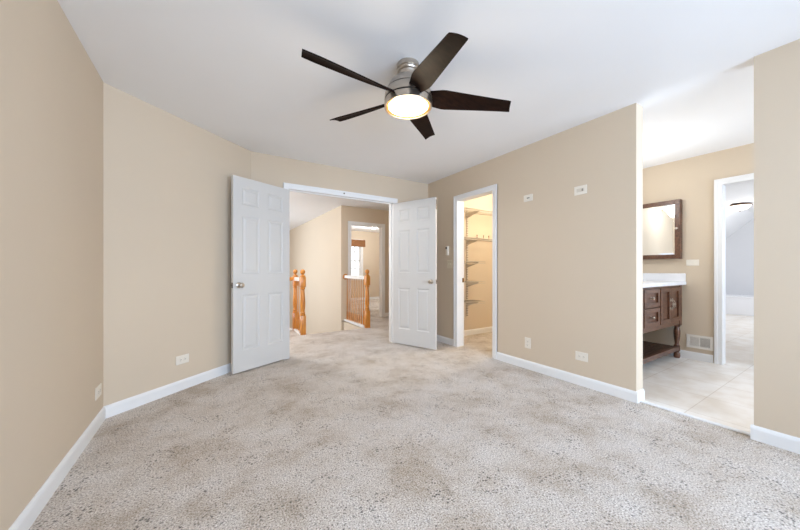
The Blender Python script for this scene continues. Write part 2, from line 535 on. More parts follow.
def casing_y(mb, y0, y1, z1, x, out, w=.066):
    def b(ay, by, az, bz, t):
        xa, xb = sorted((x, x + out * t))
        mb.box((xa, ay, az), (xb, by, bz), .002)
    for s, e, o in ((y0 - w, y0, -1), (y1, y1 + w, 1)):
        b(s, e, 0, z1, .011)
        if o < 0: b(s, s + .026, 0, z1 + w - .026, .017)
        else: b(e - .026, e, 0, z1 + w - .026, .017)
    b(y0 - w, y1 + w, z1, z1 + w, .011)
    b(y0 - w, y1 + w, z1 + w - .026, z1 + w, .017)


t = MB()
casing_x(t, OX0, OX1, OZ, YB, -1); casing_x(t, OX0, OX1, OZ, YB + .12, 1)
t.box((OX0 - .015, YB, 0), (OX0, YB + .12, OZ)).box((OX1, YB, 0), (OX1 + .015, YB + .12, OZ)).box((OX0 - .015, YB, OZ), (OX1 + .015, YB + .12, OZ + .015))
t.box((OX0, YB + .045, 0), (OX0 + .011, YB + .08, OZ)).box((OX1 - .011, YB + .045, 0), (OX1, YB + .08, OZ)).box((OX0, YB + .045, OZ - .011), (OX1, YB + .08, OZ))
tr = struct('trim_1', t, M['trim'], 'white casing around the open double doorway', 'door frame')
obj('ball_catch', MB().lathe([(.008, 0), (.011, .004), (.006, .012)], (1.522, YB - .013, OZ + .035), 12, Matrix.Rotation(PI / 2, 4, 'X')), M['dark_nickel'], tr, True)
t = MB()
casing_y(t, CY0, CY1, CZ, XR, -1)
t.box((XR, CY0 - .015, 0), (XR2, CY0, CZ)).box((XR, CY1, 0), (XR2, CY1 + .015, CZ)).box((XR, CY0 - .015, CZ), (XR2, CY1 + .015, CZ + .015))
tr = struct('trim_2', t, M['trim'], 'white casing around the closet doorway', 'door frame')
obj('strike_plate', MB().box((XR2 - .032, CY1 - .003, .895), (XR2 - .002, CY1 + .001, .955), .001).box((XR2 - .024, CY1 - .0045, .912), (XR2 - .012, CY1 - .002, .938)), M['brass'], tr)
t = MB()
casing_y(t, BY0, BY1, BZ, XBATH, -1)
t.box((XBATH, BY0 - .015, 0), (XBATH + .12, BY0, BZ)).box((XBATH, BY1, 0), (XBATH + .12, BY1 + .015, BZ)).box((XBATH, BY0 - .015, BZ), (XBATH + .12, BY1 + .015, BZ + .015))
struct('trim_3', t, M['trim'], 'white casing of the bathroom doorway to the tub room', 'door frame')
t = MB()
casing_x(t, HX0, HX1, OZ - .02, 6.10, -1, .075)
t.box((HX0 - .015, 6.10, 0), (HX0, 6.22, OZ - .02)).box((HX1, 6.10, 0), (HX1 + .015, 6.22, OZ - .02)).box((HX0 - .015, 6.10, OZ - .02), (HX1 + .015, 6.22, OZ))
struct('trim_4', t, M['trim'], 'white casing of the far bedroom doorway past the railing', 'door frame')
# white threshold between carpet and tile
struct('trim_5', MB().box((2.962, YN + .0, 0), (2.996, YE, .012), .004), M['trim'], 'thin white threshold strip between carpet and bathroom tile', 'threshold')
# white skirt boards at the stairwell floor edge
t = MB()
t.box((2.405, 5.155, .0), (2.495, 6.10, .035), .004).box((1.26, 5.12, 0), (1.35, 5.66, .03), .004)
t.box((-.6, 5.62, 0), (1.26, 5.66, .03), .004)
struct('trim_6', t, M['trim'], 'white shoe boards under the stair balusters', 'trim')


# ------------------------------------------------------------------ six panel doors
def panel_door(mb, w, h, t):
    """local: hinge at x=0, extends +x; z 0..h; thickness y 0..t; panels both faces"""
    xs = [0, .095, .295, w - .295, w - .095, w]
    zs = [0, .215, .80, 1.015, 1.62, 1.735, h - .105, h]
    pan = {(1, 1), (3, 1), (1, 3), (3, 3), (1, 5), (3, 5)}
    b = mb.b
    for y, sg in ((0.0, -1), (t, 1)):
        V = {}
        for i, x in enumerate(xs):
            for k, z in enumerate(zs):
                V[i, k] = b.verts.new((x, y, z))
        for i in range(5):
            for k in range(7):
                q = [V[i, k], V[i + 1, k], V[i + 1, k + 1], V[i, k + 1]]
                if (i, k) not in pan:
                    b.faces.new(q); continue
                x0, x1, z0, z1 = xs[i], xs[i + 1], zs[k], zs[k + 1]
                prev = q
                for ins, dep in ((.012, .008), (.022, .008), (.042, .001)):
                    yy = y - sg * dep
                    cur = [b.verts.new(p) for p in ((x0 + ins, yy, z0 + ins), (x1 - ins, yy, z0 + ins), (x1 - ins, yy, z1 - ins), (x0 + ins, yy, z1 - ins))]
                    for j in range(4):
                        b.faces.new((prev[j], prev[(j + 1) % 4], cur[(j + 1) % 4], cur[j]))
                    prev = cur
                b.faces.new(prev)
    bmesh.ops.remove_doubles(b, verts=b.verts[:], dist=1e-6)
    # edges of the slab
    for (p, q) in (((0, 0), (w, 0)), ((w, 0), (w, h)), ((w, h), (0, h)), ((0, h), (0, 0))):
        f = [b.verts.new((p[0], 0, p[1])), b.verts.new((q[0], 0, q[1])), b.verts.new((q[0], t, q[1])), b.verts.new((p[0], t, p[1]))]
        b.faces.new(f)
    return mb


KNOB = [(.030, 0), (.031, .004), (.024, .009), (.012, .013), (.011, .030), (.019, .036), (.026, .046), (.027, .056), (.022, .065), (.010, .069)]


def door_leaf(name, hinge, ang, w, label, face, bolt=False, latch_z=.90):
    """ang: heading of the leaf from hinge; face: +1 when the visible face is y=t in local, -1 when y=0"""
    r = thing(name, (hinge[0], hinge[1], .014), label, 'door', None, ang, 'structure')
    t, h = .035, 2.022
    off = 0 if face < 0 else -t          # visible face passes through the hinge point
    mb = panel_door(MB(), w, h, t)
    for v in mb.b.verts: v.co.y += off
    obj('door_panel', mb, M['door'], r, local=True)
    for sg, nm in ((-1, 'front'), (1, 'back')):
        y = off if sg < 0 else off + t
        k = MB().lathe(KNOB, (w - .06, y, latch_z), 20, Matrix.Rotation(PI / 2 * (1 if sg < 0 else -1), 4, 'X'))
        obj('door_knob', k, M['nickel'], r, True, True)
    obj('latch_plate', MB().box((w - .0005, off + .006, latch_z - .028), (w + .0015, off + .029, latch_z + .028)).box((w, off + .011, latch_z - .008), (w + .009, off + .024, latch_z + .008), .002), M['dark_nickel'], r, local=True)
    if bolt: obj('flush_bolt', MB().box((w - .0005, off + .008, h - .16), (w + .0015, off + .027, h - .03)), M['dark_nickel'], r, local=True)
    for z in (.20, 1.02, 1.80):
        hg = MB().lathe([(.006, 0), (.006, .09)], (-.004, off + (0 if face > 0 else t), z), 10).box((0, off + (0 if face > 0 else t - .002), z), (.03, off + (.002 if face > 0 else t), z + .09))
        obj('hinge', hg, M['dark_nickel'], r, local=True)
    return r


# left leaf: heading (-.901,-.434); visible face normal (.434,-.901) = local +y rotated?  local y axis = (-sin, cos)
aL = math.atan2(-.311, -.617)
door_leaf('door_1', (OX0 + .002, YB - .022), aL, .690, 'white six panel door left of the doorway, swung against the angled wall', 1)
aR = math.atan2(-.646, .263)
door_leaf('door_2', (OX1 - .014, YB - .022), aR, .702, 'white six panel door right of the doorway, in front of the thermostat wall', -1, True)


# ------------------------------------------------------------------ windows (structure)
def window(name, x0, x1, z0, z1, y, inward, cols, label, cw=.07):
    """window in a wall of constant y; inward = -1 when the room lies at smaller y"""
    r = thing(name, ((x0 + x1) / 2, y, z0), label, 'window', None, 0, 'structure')
    yy = lambda d: y + inward * d          # d>0 into the room, d<0 into the wall
    def bx(m, a, b, c, d, p, q):
        ya, yb = sorted((yy(p), yy(q))); m.box((a, ya, c), (b, yb, d))
    m = MB()
    bx(m, x0 - cw, x0, z0 - .02, z1 + cw, 0, .018); bx(m, x1, x1 + cw, z0 - .02, z1 + cw, 0, .018); bx(m, x0, x1, z1, z1 + cw, 0, .018)
    for a, b in ((x0, x0 + .02), (x1 - .02, x1)): bx(m, a, b, z0, z1, -.12, 0)
    bx(m, x0, x1, z1 - .02, z1, -.12, 0); bx(m, x0, x1, z0, z0 + .02, -.12, 0)
    obj('window_frame', m, M['trim'], r)
    m = MB(); bx(m, x0 - cw - .02, x1 + cw + .02, z0 - .035, z0, -.02, .05); bx(m, x0 - cw, x1 + cw, z0 - .10, z0 - .035, 0, .014)
    obj('window_sill', m, M['trim'], r)
    zm = (z0 + z1) / 2 - .05
    for a, b, dep in ((z0 + .02, zm + .02, -.05), (zm - .02, z1 - .02, -.085)):
        m = MB()
        X0, X1 = x0 + .02, x1 - .02
        bx(m, X0, X0 + .04, a, b, dep, dep + .03); bx(m, X1 - .04, X1, a, b, dep, dep + .03)
        bx(m, X0, X1, a, a + .04, dep, dep + .03); bx(m, X0, X1, b - .04, b, dep, dep + .03)
        for k in range(1, cols):
            cx = X0 + (X1 - X0) * k / cols; bx(m, cx - .014, cx + .014, a, b, dep + .008, dep + .022)
        bx(m, X0, X1, (a + b) / 2 - .014, (a + b) / 2 + .014, dep + .008, dep + .022)
        s = obj('sash', m, M['trim'], r)
        m = MB(); bx(m, X0 + .03, X1 - .03, a + .03, b - .03, dep + .012, dep + .018)
        obj('pane', m, M['glass'], s)
    return r


window('window_1', RW[0][0], RW[0][1], RZ0, RZ1, YR, 1, 4, 'large white window added for daylight, unseen behind the camera, on the left')
window('window_2', RW[1][0], RW[1][1], RZ0, RZ1, YR, 1, 3, 'large white window added for daylight, unseen behind the camera, on the right')
window('window_3', WX0, WX1, WZ0, WZ1, 9.9, -1, 4, 'bright white double hung window in the far bedroom', .075)
bl = MB()
for k in range(7):
    z = 1.895 + k * .031
    bl.lathe([(.018, -.47), (.020, -.46), (.020, .46), (.018, .47)], (4.22, 9.9 - .045, z), 8, Matrix.Rotation(PI / 2, 4, 'Y'))
bl.box((3.75, 9.9 - .05, 1.89), (4.69, 9.9 - .022, 2.12))
tag(obj('window_shade', bl, M['blind'], None, True), 'rolled up brown woven wood shade over far bedroom window', 'shade')


# ------------------------------------------------------------------ ceiling fan
FX, FY = 1.112, 1.682
BX, BY = 1.096, 1.657      # the blades' common axis sits a little forward in the slots
fan = thing('ceiling_fan', (FX, FY, H), 'brushed nickel ceiling fan with five dark blades and lit glass bowl', 'ceiling fan')
obj('canopy', MB().lathe([(.040, 2.336), (.058, 2.340), (.058, 2.356), (.061, 2.366), (.070, 2.372), (.073, 2.380), (.068, 2.384), (.068, 2.388), (.075, 2.393), (.076, 2.412), (.072, H)], (FX, FY, 0), 40), M['nickel'], fan, True)
hs = obj('motor_housing', MB().lathe([(.150, 2.181), (.1565, 2.183), (.1560, 2.205), (.151, 2.228), (.1445, 2.2395), (.138, 2.240), (.138, 2.2445), (.1425, 2.245), (.130, 2.272), (.112, 2.298), (.092, 2.317), (.070, 2.329), (.050, 2.334)], (FX, FY, .006), 56), M['nickel'], fan, True, angle=40)
obj('seam', MB().lathe([(.1385, 2.2402), (.1405, 2.2404), (.1405, 2.2442), (.1385, 2.2444)], (FX, FY, .006), 56), M['groove'], hs, True)
obj('seam', MB().lathe([(.148, 2.174), (.1535, 2.1745), (.1535, 2.1825), (.148, 2.183)], (FX, FY, .006), 56), M['groove'], hs, True)
obj('light_kit', MB().lathe([(.02, 2.146), (.146, 2.146), (.1475, 2.133), (.150, 2.131), (.154, 2.1315), (.1565, 2.135), (.1565, 2.172), (.154, 2.1755), (.02, 2.176)], (FX, FY, .006), 56), M['nickel'], fan, True)
bowl = [(.002, 2.130)] + [(0.1335 * math.sin(a * PI / 2 / 8), 2.143 - .013 * math.cos(a * PI / 2 / 8)) for a in range(1, 9)] + [(.1335, 2.1445), (.02, 2.145)]
obj('glow_ring', MB().lathe([(.1337, 2.1405), (.1370, 2.1395), (.1420, 2.1400), (.1420, 2.144), (.1337, 2.144)], (FX, FY, .006), 56), M['amber'], fan, True)  # added emissive ring imitating the lamp's orange glow around the bowl
obj('glass_bowl', MB().lathe(bowl, (FX, FY, .006), 56), M['fan_glow'], fan, True)
for k in range(5):
    th = math.radians((40, 43, 38, 40.3, 41)[k]) + k * 2 * PI / 5
    d = Vector((math.cos(th), math.sin(th), 0))
    cw = Vector((d.y, -d.x, 0))                 # the raised long edge
    zt = (2.206, 2.216, 2.210, 2.112, 2.138)[k]
    NR, NC = 20, 8
    top, bot = [], []
    for i in range(NR + 1):
        u = i / NR
        r = .105 + ((.66, .66, .685, .66, .665)[k] - .105) * u
        z0 = 2.188 + (zt - 2.188) * u
        pitch = math.radians(36 - 22 * min(1, u * 1.15) ** .8)
        wd = (.080 + .050 * min(1, u / .22) - .042 * max(0, (u - .22) / .78))
        rowt, rowb = [], []
        for j in range(NC + 1):
            e = j / NC - .5
            camber = .010 * (1 - 4 * e * e) * (1 - .3 * u)
            rr = r
            if i == NR: rr += .010 * e * 2 * -1
            nrm_ = Vector((0, 0, 1)) * math.cos(pitch) - cw * math.sin(pitch)
            p = d * rr + cw * (wd * e * math.cos(pitch)) + Vector((0, 0, z0 + wd * e * math.sin(pitch))) + nrm_ * camber
            p += Vector((BX, BY, 0))
            th_ = .0035
            rowt.append(p + nrm_ * th_); rowb.append(p - nrm_ * th_)
        top.append(rowt); bot.append(rowb)
    mb = MB()
    V1 = [[mb.b.verts.new(p) for p in r_] for r_ in top]; V2 = [[mb.b.verts.new(p) for p in r_] for r_ in bot]
    for i in range(NR):
        for j in range(NC):
            mb.b.faces.new((V1[i][j], V1[i + 1][j], V1[i + 1][j + 1], V1[i][j + 1]))
            mb.b.faces.new((V2[i][j], V2[i][j + 1], V2[i + 1][j + 1], V2[i + 1][j]))
    for i in range(NR):
        mb.b.faces.new((V1[i][0], V2[i][0], V2[i + 1][0], V1[i + 1][0])); mb.b.faces.new((V1[i][NC], V1[i + 1][NC], V2[i + 1][NC], V2[i][NC]))
    for j in range(NC):
        mb.b.faces.new((V1[0][j], V1[0][j + 1], V2[0][j + 1], V2[0][j])); mb.b.faces.new((V1[NR][j], V2[NR][j], V2[NR][j + 1], V1[NR][j + 1]))
    obj('blade', mb, M['blade'], fan, True)
point('fan_lamp', (FX, FY, 2.06), 8, WARM, .12)


# ------------------------------------------------------------------ wall plates
def frame_on(n, origin):
    """matrix: local x along wall (to the viewer's right), y up... z out of the wall along n"""
    n = Vector(n).normalized(); up = Vector((0, 0, 1)); x = up.cross(n).normalized()
    m = Matrix(((x.x, up.x, n.x, origin[0]), (x.y, up.y, n.y, origin[1]), (x.z, up.z, n.z, origin[2]), (0, 0, 0, 1)))
    return m


def wall_plate(name, origin, n, w, h, label, cat, style, plate='plastic', group=None):
    m4 = frame_on(n, origin)
    r = thing(name, origin, label, cat, group)
    r.rotation_euler = m4.to_euler()
    P = MB().box((-w / 2, -h / 2, 0), (w / 2, h / 2, .006), .0025)
    obj('face_plate', P, M[plate], r, local=True)
    if style == 'duplex_side':
        for x in (-.0195, .0195):
            s = obj('socket', MB().lathe([(.0155, .005), (.0165, .0075), (.015, .0082)], (x, 0, 0), 20), M[plate], r, local=True)
            g = MB().box((x - .006, -.0075, .008), (x + .0015, -.0055, .0088)).box((x - .006, .0055, .008), (x + .0015, .0075, .0088)).lathe([(.0024, .008), (.0024, .0088)], (x + .007, 0, 0), 10)
            obj('slot', g, M['slot'], s, local=True)
    elif style == 'duplex':
        for y in (-.0195, .0195):
            s = obj('socket', MB().lathe([(.0155, .005), (.0165, .0075), (.015, .0082)], (0, y, 0), 20), M[plate], r, local=True)
            g = MB().box((-.0075, y - .0015, .008), (-.0055, y + .006, .0088)).box((.0055, y - .0015, .008), (.0075, y + .006, .0088)).lathe([(.0028, .008), (.0028, .0088)], (0, y - .007, 0), 10)
            obj('slot', g, M['slot'], s, local=True)
    elif style == 'jack':
        for x in (-.006, .012):
            obj('jack', MB().lathe([(.0065, .005), (.0065, .008), (.003, .0085)], (x, 0, 0), 14), M['slot'], r, local=True)
    elif style == 'rocker':
        obj('insert', MB().box((-.034, -.016, .005), (.034, .016, .0075), .001), M['toggle'], r, local=True)
        obj('jack', MB().box((.012, -.011, .007), (.026, .011, .0085), .0005), M['port'], r, local=True)
    elif style == 'toggles':
        for x in (-.023, .023):
            obj('toggle', MB().box((x - .005, -.012, .005), (x + .005, .012, .009), .001).box((x - .0035, 0, .008), (x + .0035, .009, .017), .001), M[plate], r, local=True)
    elif style == 'toggle_side':
        obj('toggle', MB().box((-.012, -.005, .005), (.012, .005, .009), .001).box((0, -.0035, .008), (.009, .0035, .017), .001), M[plate], r, local=True)
    return r


NX = (-1, 0, 0)
wall_plate('cable_plate', (XR, 2.074, 1.848), NX, .108, .072, 'small white jack plate high on the right wall, nearest the closet', 'wall plate', 'jack')
wall_plate('media_plate', (XR, 1.524, 1.812), NX, .114, .082, 'white media plate with dark port high on the right wall', 'wall plate', 'rocker')
wall_plate('outlet', (XR, 2.079, .281), NX, .071, .114, 'upright white outlet low on right wall, near the closet', 'outlet', 'duplex')
wall_plate('outlet', (XR, 1.515, .270), NX, .112, .080, 'sideways white outlet low on right wall, nearer the bathroom', 'outlet', 'duplex_side')
dn = Vector(((DB - DA).y, -(DB - DA).x, 0)).normalized()
wall_plate('outlet', (-.205, 3.3585, .271), dn, .116, .078, 'sideways white outlet low on angled wall left of the door', 'outlet', 'duplex_side')
wall_plate('outlet', (XL, 2.868, .240), (1, 0, 0), .122, .080, 'white outlet on near left wall beside the corner', 'outlet', 'duplex_side')
wall_plate('light_switch', (XR, 3.345, 1.150), NX, .114, .118, 'almond double light switch left of the closet, below thermostat', 'light switch', 'toggles', 'almond')
wall_plate('light_switch', (XBATH, 1.257, 1.158), NX, .115, .074, 'white switch plate on bathroom wall below medicine cabinet', 'light switch', 'toggle_side')
# thermostat-like wall remote
m4 = frame_on(NX, (XR, 3.385, 1.348))
r = thing('thermostat', (XR, 3.385, 1.348), 'slim white wall control with black window left of the closet', 'thermostat')
r.rotation_euler = m4.to_euler()
obj('case', MB().box((-.024, -.066, 0), (.024, .066, .028), .005), M['plastic'], r, local=True)
obj('screen', MB().box((-.021, .022, .026), (.008, .054, .0295), .001), M['black'], r, local=True)


# ------------------------------------------------------------------ closet wire shelves
def wire_shelf(x0, x1, z, depth, label, bracket_x, group, yb=3.655):
    r = thing('wire_shelf', ((x0 + x1) / 2, yb, z), label, 'shelf', group)
    m = MB()
    n = int((x1 - x0) / .027)
    for k in range(n + 1):
        x = x0 + (x1 - x0) * k / n
        m.tube([(x, yb, z), (x, yb - depth, z), (x, yb - depth - .004, z - .03)], .0024, 5)
    obj('wire_deck', m, M['wire'], r)
    m = MB()
    for y, zz in ((yb - .004, z), (yb - depth * .5, z - .004), (yb - depth, z), (yb - depth - .004, z - .03)):
        m.tube([(x0, y, zz), (x1, y, zz)], .0045, 6)
    obj('wire_rail', m, M['wire'], r)
    for bx in bracket_x:
        m = MB()
        a = [(yb, z - .005), (yb - depth * .93, z - .005), (yb - depth * .93, z - .022), (yb - .03, z - .085), (yb, z - .085)]
        A = [m.b.verts.new((bx - .006, y, q)) for y, q in a]; B = [m.b.verts.new((bx + .006, y, q)) for y, q in a]
        m.b.faces.new(A); m.b.faces.new(B[::-1])
        for i in range(5): m.b.faces.new((A[i], B[i], B[(i + 1) % 5], A[(i + 1) % 5]))
        obj('bracket', m, M['wire'], r)
    return r


G = 'wire shelves in the closet'
UX = 3.57
wire_shelf(3.08, 4.78, 2.005, .30, 'topmost long white wire shelf in the closet', (UX,), G)
wire_shelf(3.08, 4.78, 1.560, .30, 'second long white wire shelf in the closet, holding brown pegs', (UX,), G)
wire_shelf(3.10, 3.70, 1.200, .26, 'short white wire shelf just under the two long closet shelves', (UX,), G)
wire_shelf(3.10, 3.70, .885, .26, 'short white wire shelf, middle of the three short closet shelves', (UX,), G)
wire_shelf(3.10, 3.70, .575, .26, 'lowest short white wire shelf in the closet', (UX,), G)
m = MB().box((UX - .012, 3.643, .32), (UX + .012, 3.66, 2.10), .002)
st = tag(obj('shelf_standard', m, M['slotted']), 'white slotted upright strip carrying the closet shelves', 'shelf upright')
for x, lab in ((3.50, 'leftmost small brown peg on the second closet shelf'), (3.64, 'middle small brown peg on the second closet shelf'), (3.76, 'rightmost small brown peg on the second closet shelf')):
    y = 3.655 - .285
    pg = MB().lathe([(.008, 0), (.008, .010), (.004, .016), (.004, .028), (.008, .034), (.009, .042), (.004, .048)], (x, y, 1.5635), 12)
    tag(obj('shelf_peg', pg, M['clip'], None, True), lab, 'peg', 'brown pegs on the second closet shelf')
cl = thing('closet_light', (3.9, 2.75, H), 'round lit closet ceiling light, out of sight above the doorway', 'ceiling light')
obj('base_plate', MB().lathe([(.13, H - .02), (.13, H)], (3.9, 2.75, 0), 24), M['nickel'], cl, True)
obj('glass_dome', MB().lathe([(.02, H - .10), (.08, H - .085), (.115, H - .05), (.12, H - .02)], (3.9, 2.75, 0), 24), M['dome_glow'], cl, True)
point('closet_lamp', (3.9, 2.75, 2.24), 44, (1.0, .93, .75), .1)


# ------------------------------------------------------------------ stair railings
def newel_mb(x, y):
    m = MB()
    m.box((x - .044, y - .044, 0), (x + .044, y + .044, .315), .004)
    m.lathe([(.043, .315), (.046, .325), (.046, .335), (.036, .342), (.040, .352), (.045, .362), (.040, .372), (.030, .380), (.034, .40), (.041, .45), (.042, .52), (.038, .62), (.032, .71), (.030, .745), (.040, .752), (.042, .764), (.034, .772), (.036, .79)], (x, y, 0), 20)
    m.box((x - .044, y - .044, .785), (x + .044, y + .044, .955), .006)
    m.lathe([(.040, .955), (.044, .965), (.040, .975), (.020, .985), (.018, .995), (.026, 1.002), (.038, 1.018), (.0415, 1.038), (.038, 1.058), (.024, 1.074), (.006, 1.080)], (x, y, 0), 20)
    return m


def baluster_mb(x, y, z0=.03, z1=.885):
    m = MB()
    m.box((x - .0115, y - .0115, z0), (x + .0115, y + .0115, z0 + .16), .002)
    m.lathe([(.009, z0 + .16), (.0105, z0 + .17), (.007, z0 + .185), (.009, z0 + .22), (.0095, z0 + .30), (.0085, z0 + .50), (.0075, z1)], (x, y, 0), 10)
    return m


RAIL = [(-.030, 0), (.030, 0), (.032, .016), (.024, .026), (.030, .040), (.024, .056), (.008, .062), (-.008, .062), (-.024, .056), (-.030, .040), (-.024, .026), (-.032, .016)]


def handrail_mb(a, b):
    return MB().extrude(RAIL, a, b)


rl = thing('stair_railing', (1.31, 5.144, 0), 'oak railing with two ball topped newels seen beside the left door', 'railing', 'oak stair railings')
NA, NB = (1.312, 5.150), (1.300, 5.612)
obj('newel_post', newel_mb(*NA), M['oak'], rl, True); obj('newel_post', newel_mb(*NB), M['oak'], rl, True)
hr = obj('handrail', handrail_mb((NA[0], NA[1] + .044, .880), (NB[0], NB[1] - .044, .880)), M['glare_rail'], rl); hr['label'] = 'oak handrail with window glare in its colour'
obj('handrail', handrail_mb((NB[0] - .044, NB[1], .880), (-.60, NB[1], .880)), M['oak'], rl)
for k in range(3):
    u = (k + 1) / 4
    obj('baluster', baluster_mb(NA[0] + (NB[0] - NA[0]) * u, NA[1] + (NB[1] - NA[1]) * u), M['oak'], rl, True)
for k in range(13):
    obj('baluster', baluster_mb(1.16 - k * .135, NB[1]), M['oak'], rl, True)
rr = thing('stair_railing', (2.45, 5.125, 0), 'oak railing with a row of slim balusters before the far bedroom doorway', 'railing', 'oak stair railings')
NC_ = (2.482, 5.130)
obj('newel_post', newel_mb(*NC_), M['oak'], rr, True)
hr = obj('handrail', handrail_mb((NC_[0] - .02, NC_[1] + .044, .895), (2.442, 6.082, .895)), M['glare_rail'], rr); hr['label'] = 'oak handrail with window glare in its colour'
obj('rosette', MB().lathe([(.060, 0), (.060, .010), (.050, .018)], (2.442, 6.099, .925), 20, Matrix.Rotation(PI / 2, 4, 'X')), M['oak'], rr, True)
for k in range(9):
    u = (k + .8) / 9.6
    obj('baluster', baluster_mb(2.462 - .02 * u, 5.174 + .90 * u, .035, .90), M['oak'], rr, True)

# unseen ceiling light added behind the left door to brighten the hall
cl = thing('hall_fill_light', (.45, 4.75, H), 'round ceiling light added out of sight to brighten the hall', 'ceiling light')
obj('base_plate', MB().lathe([(.16, H - .02), (.165, H)], (.45, 4.75, 0), 28), M['nickel'], cl, True)
obj('glass_dome', MB().lathe([(.02, H - .085), (.08, H - .075), (.13, H - .05), (.155, H - .02)], (.45, 4.75, 0), 28), M['far_glow'], cl, True)
point('hall_fill_lamp', (.45, 4.75, 2.2), 56, (.95, .98, 1.02), .12)

# far bedroom ceiling light
cl = thing('ceiling_light', (4.31, 8.45, H), 'bright round ceiling light glimpsed through the far bedroom doorway', 'ceiling light')
obj('base_plate', MB().lathe([(.16, H - .02), (.165, H)], (4.31, 8.45, 0), 28), M['nickel'], cl, True)
obj('glass_dome', MB().lathe([(.02, H - .085), (.08, H - .075), (.13, H - .05), (.155, H - .02)], (4.31, 8.45, 0), 28), M['far_glow'], cl, True)
point('far_bedroom_lamp', (4.31, 8.45, 2.2), 60, (.96, .98, 1.0), .1)

# ------------------------------------------------------------------ bathroom vanity
VX0, VX1, VY0, VY1 = 3.32, 4.885, 1.345, 1.862
van = thing('bathroom_vanity', ((VX0 + VX1) / 2, (VY0 + VY1) / 2, 0), 'dark brown wooden vanity on turned legs with open lower shelf', 'vanity')
ZB, ZT = .445, .890
m = MB()
m.box((VX0 + .02, VY0 + .02, ZB), (VX1 - .02, VY1, ZT))                       # carcass
for x in (VX0, VX1 - .075):                                                   # corner stiles
    m.box((x, VY0, .40), (x + .075, VY0 + .075, ZT), .003)
    m.box((x, VY1 - .075, .40), (x + .075, VY1, ZT), .003)
m.box((VX0 + .07, VY0 + .006, ZT - .022), (VX1 - .07, VY0 + .025, ZT))        # top rail
m.box((VX0 + .07, VY0 + .006, ZB - .03), (VX1 - .07, VY0 + .025, ZB + .015))   # apron
obj('cabinet_body', m, M['vanity'], van)
TURN = [(.030, 0), (.037, .01), (.040, .03), (.037, .055), (.026, .070), (.030, .078), (.037, .085), (.037, .150), (.028, .158), (.024, .175), (.027, .20), (.036, .25), (.041, .30), (.040, .335), (.030, .365), (.027, .375), (.036, .382), (.038, .40)]
for x in (VX0 + .0375, VX1 - .0375):
    for y in (VY0 + .0375, VY1 - .0375):
        obj('leg', MB().lathe([(q * .82, z) for q, z in TURN], (x, y, 0), 20), M['vanity'], van, True)
m = MB()
m.box((VX0 + .02, VY0 + .012, .095), (VX1 - .02, VY0 + .05, .145), .003).box((VX0 + .02, VY1 - .05, .095), (VX1 - .02, VY1 - .012, .145), .003)
obj('shelf_rail', m, M['vanity'], van)
m = MB()
for k in range(9):
    y = VY0 + .055 + k * (VY1 - VY0 - .11) / 9
    m.box((VX0 + .03, y, .118), (VX1 - .03, y + .040, .136), .002)
obj('shelf', m, M['vanity_dark'], van)


def front_panel(x0, x1, z0, z1, name, knob):
    m = MB()
    y = VY0
    s = .050
    m.box((x0, y - .006, z0), (x0 + s, y + .016, z1), .002).box((x1 - s, y - .006, z0), (x1, y + .016, z1), .002)
    m.box((x0 + s, y - .006, z0), (x1 - s, y + .016, z0 + s * .9), .002).box((x0 + s, y - .006, z1 - s * .9), (x1 - s, y + .016, z1), .002)
    m.box((x0 + s - .005, y + .010, z0 + s * .8), (x1 - s + .005, y + .017, z1 - s * .8))
    d = obj(name, m, M['vanity'], van)
    if knob == 'knob':
        k = MB().lathe([(.012, 0), (.013, .003), (.006, .006), (.006, .016), (.013, .022), (.015, .029), (.008, .036)], ((x0 + x1) / 2, y + .010, (z0 + z1) / 2), 14, Matrix.Rotation(PI / 2, 4, 'X'))
        obj('knob', k, M['nickel'], d, True)
    else:
        x = x1 - .025 if knob == 'r' else x0 + .025
        zc = (z0 + z1) / 2 + .01
        k = MB()
        k.lathe([(.011, 0), (.012, .003), (.006, .006)], (x, y - .006, zc + .045), 12, Matrix.Rotation(PI / 2, 4, 'X'))
        k.lathe([(.011, 0), (.012, .003), (.006, .006)], (x, y - .006, zc - .045), 12, Matrix.Rotation(PI / 2, 4, 'X'))
        k.tube([(x, y - .008, zc + .045), (x, y - .026, zc + .040), (x, y - .034, zc + .02), (x, y - .030, zc), (x, y - .034, zc - .02), (x, y - .026, zc - .040), (x, y - .008, zc - .045)], .0055, 8)
        k.lathe([(.004, -.014), (.010, -.006), (.010, .006), (.004, .014)], (x, y - .031, zc), 10)
        k.lathe([(.002, -.02), (.008, -.008), (.003, .006)], (x, y - .010, zc + .062), 8).lathe([(.003, -.006), (.008, .008), (.002, .02)], (x, y - .010, zc - .062), 8)
        obj('handle', k, M['nickel'], d, True)


Z0, Z1 = ZB + .020, ZT - .025
front_panel(4.520, 4.808, Z0, Z1, 'door', 'l'); front_panel(4.225, 4.515, Z0, Z1, 'door', 'r')
zmid = (Z0 + Z1) / 2
front_panel(3.80, 4.200, zmid + .006, Z1, 'drawer', 'knob'); front_panel(3.80, 4.200, Z0, zmid - .006, 'drawer', 'knob')
front_panel(3.40, 3.775, zmid + .006, Z1, 'drawer', 'knob'); front_panel(3.40, 3.775, Z0, zmid - .006, 'drawer', 'knob')
ct = thing('vanity_countertop', ((VX0 + VX1) / 2, 1.6, .89), 'white marble vanity countertop with raised splash along the wall', 'countertop')
obj('slab', MB().box((VX0 - .02, 1.312, .8905), (XBATH - .004, 1.868, .930), .006), M['marble'], ct)
obj('side_splash', MB().box((XBATH - .026, 1.318, .930), (XBATH - .004, 1.868, 1.028), .004), M['marble'], ct)
obj('back_splash', MB().box((VX0 - .02, 1.846, .930), (XBATH - .026, 1.868, 1.028), .004), M['marble'], ct)

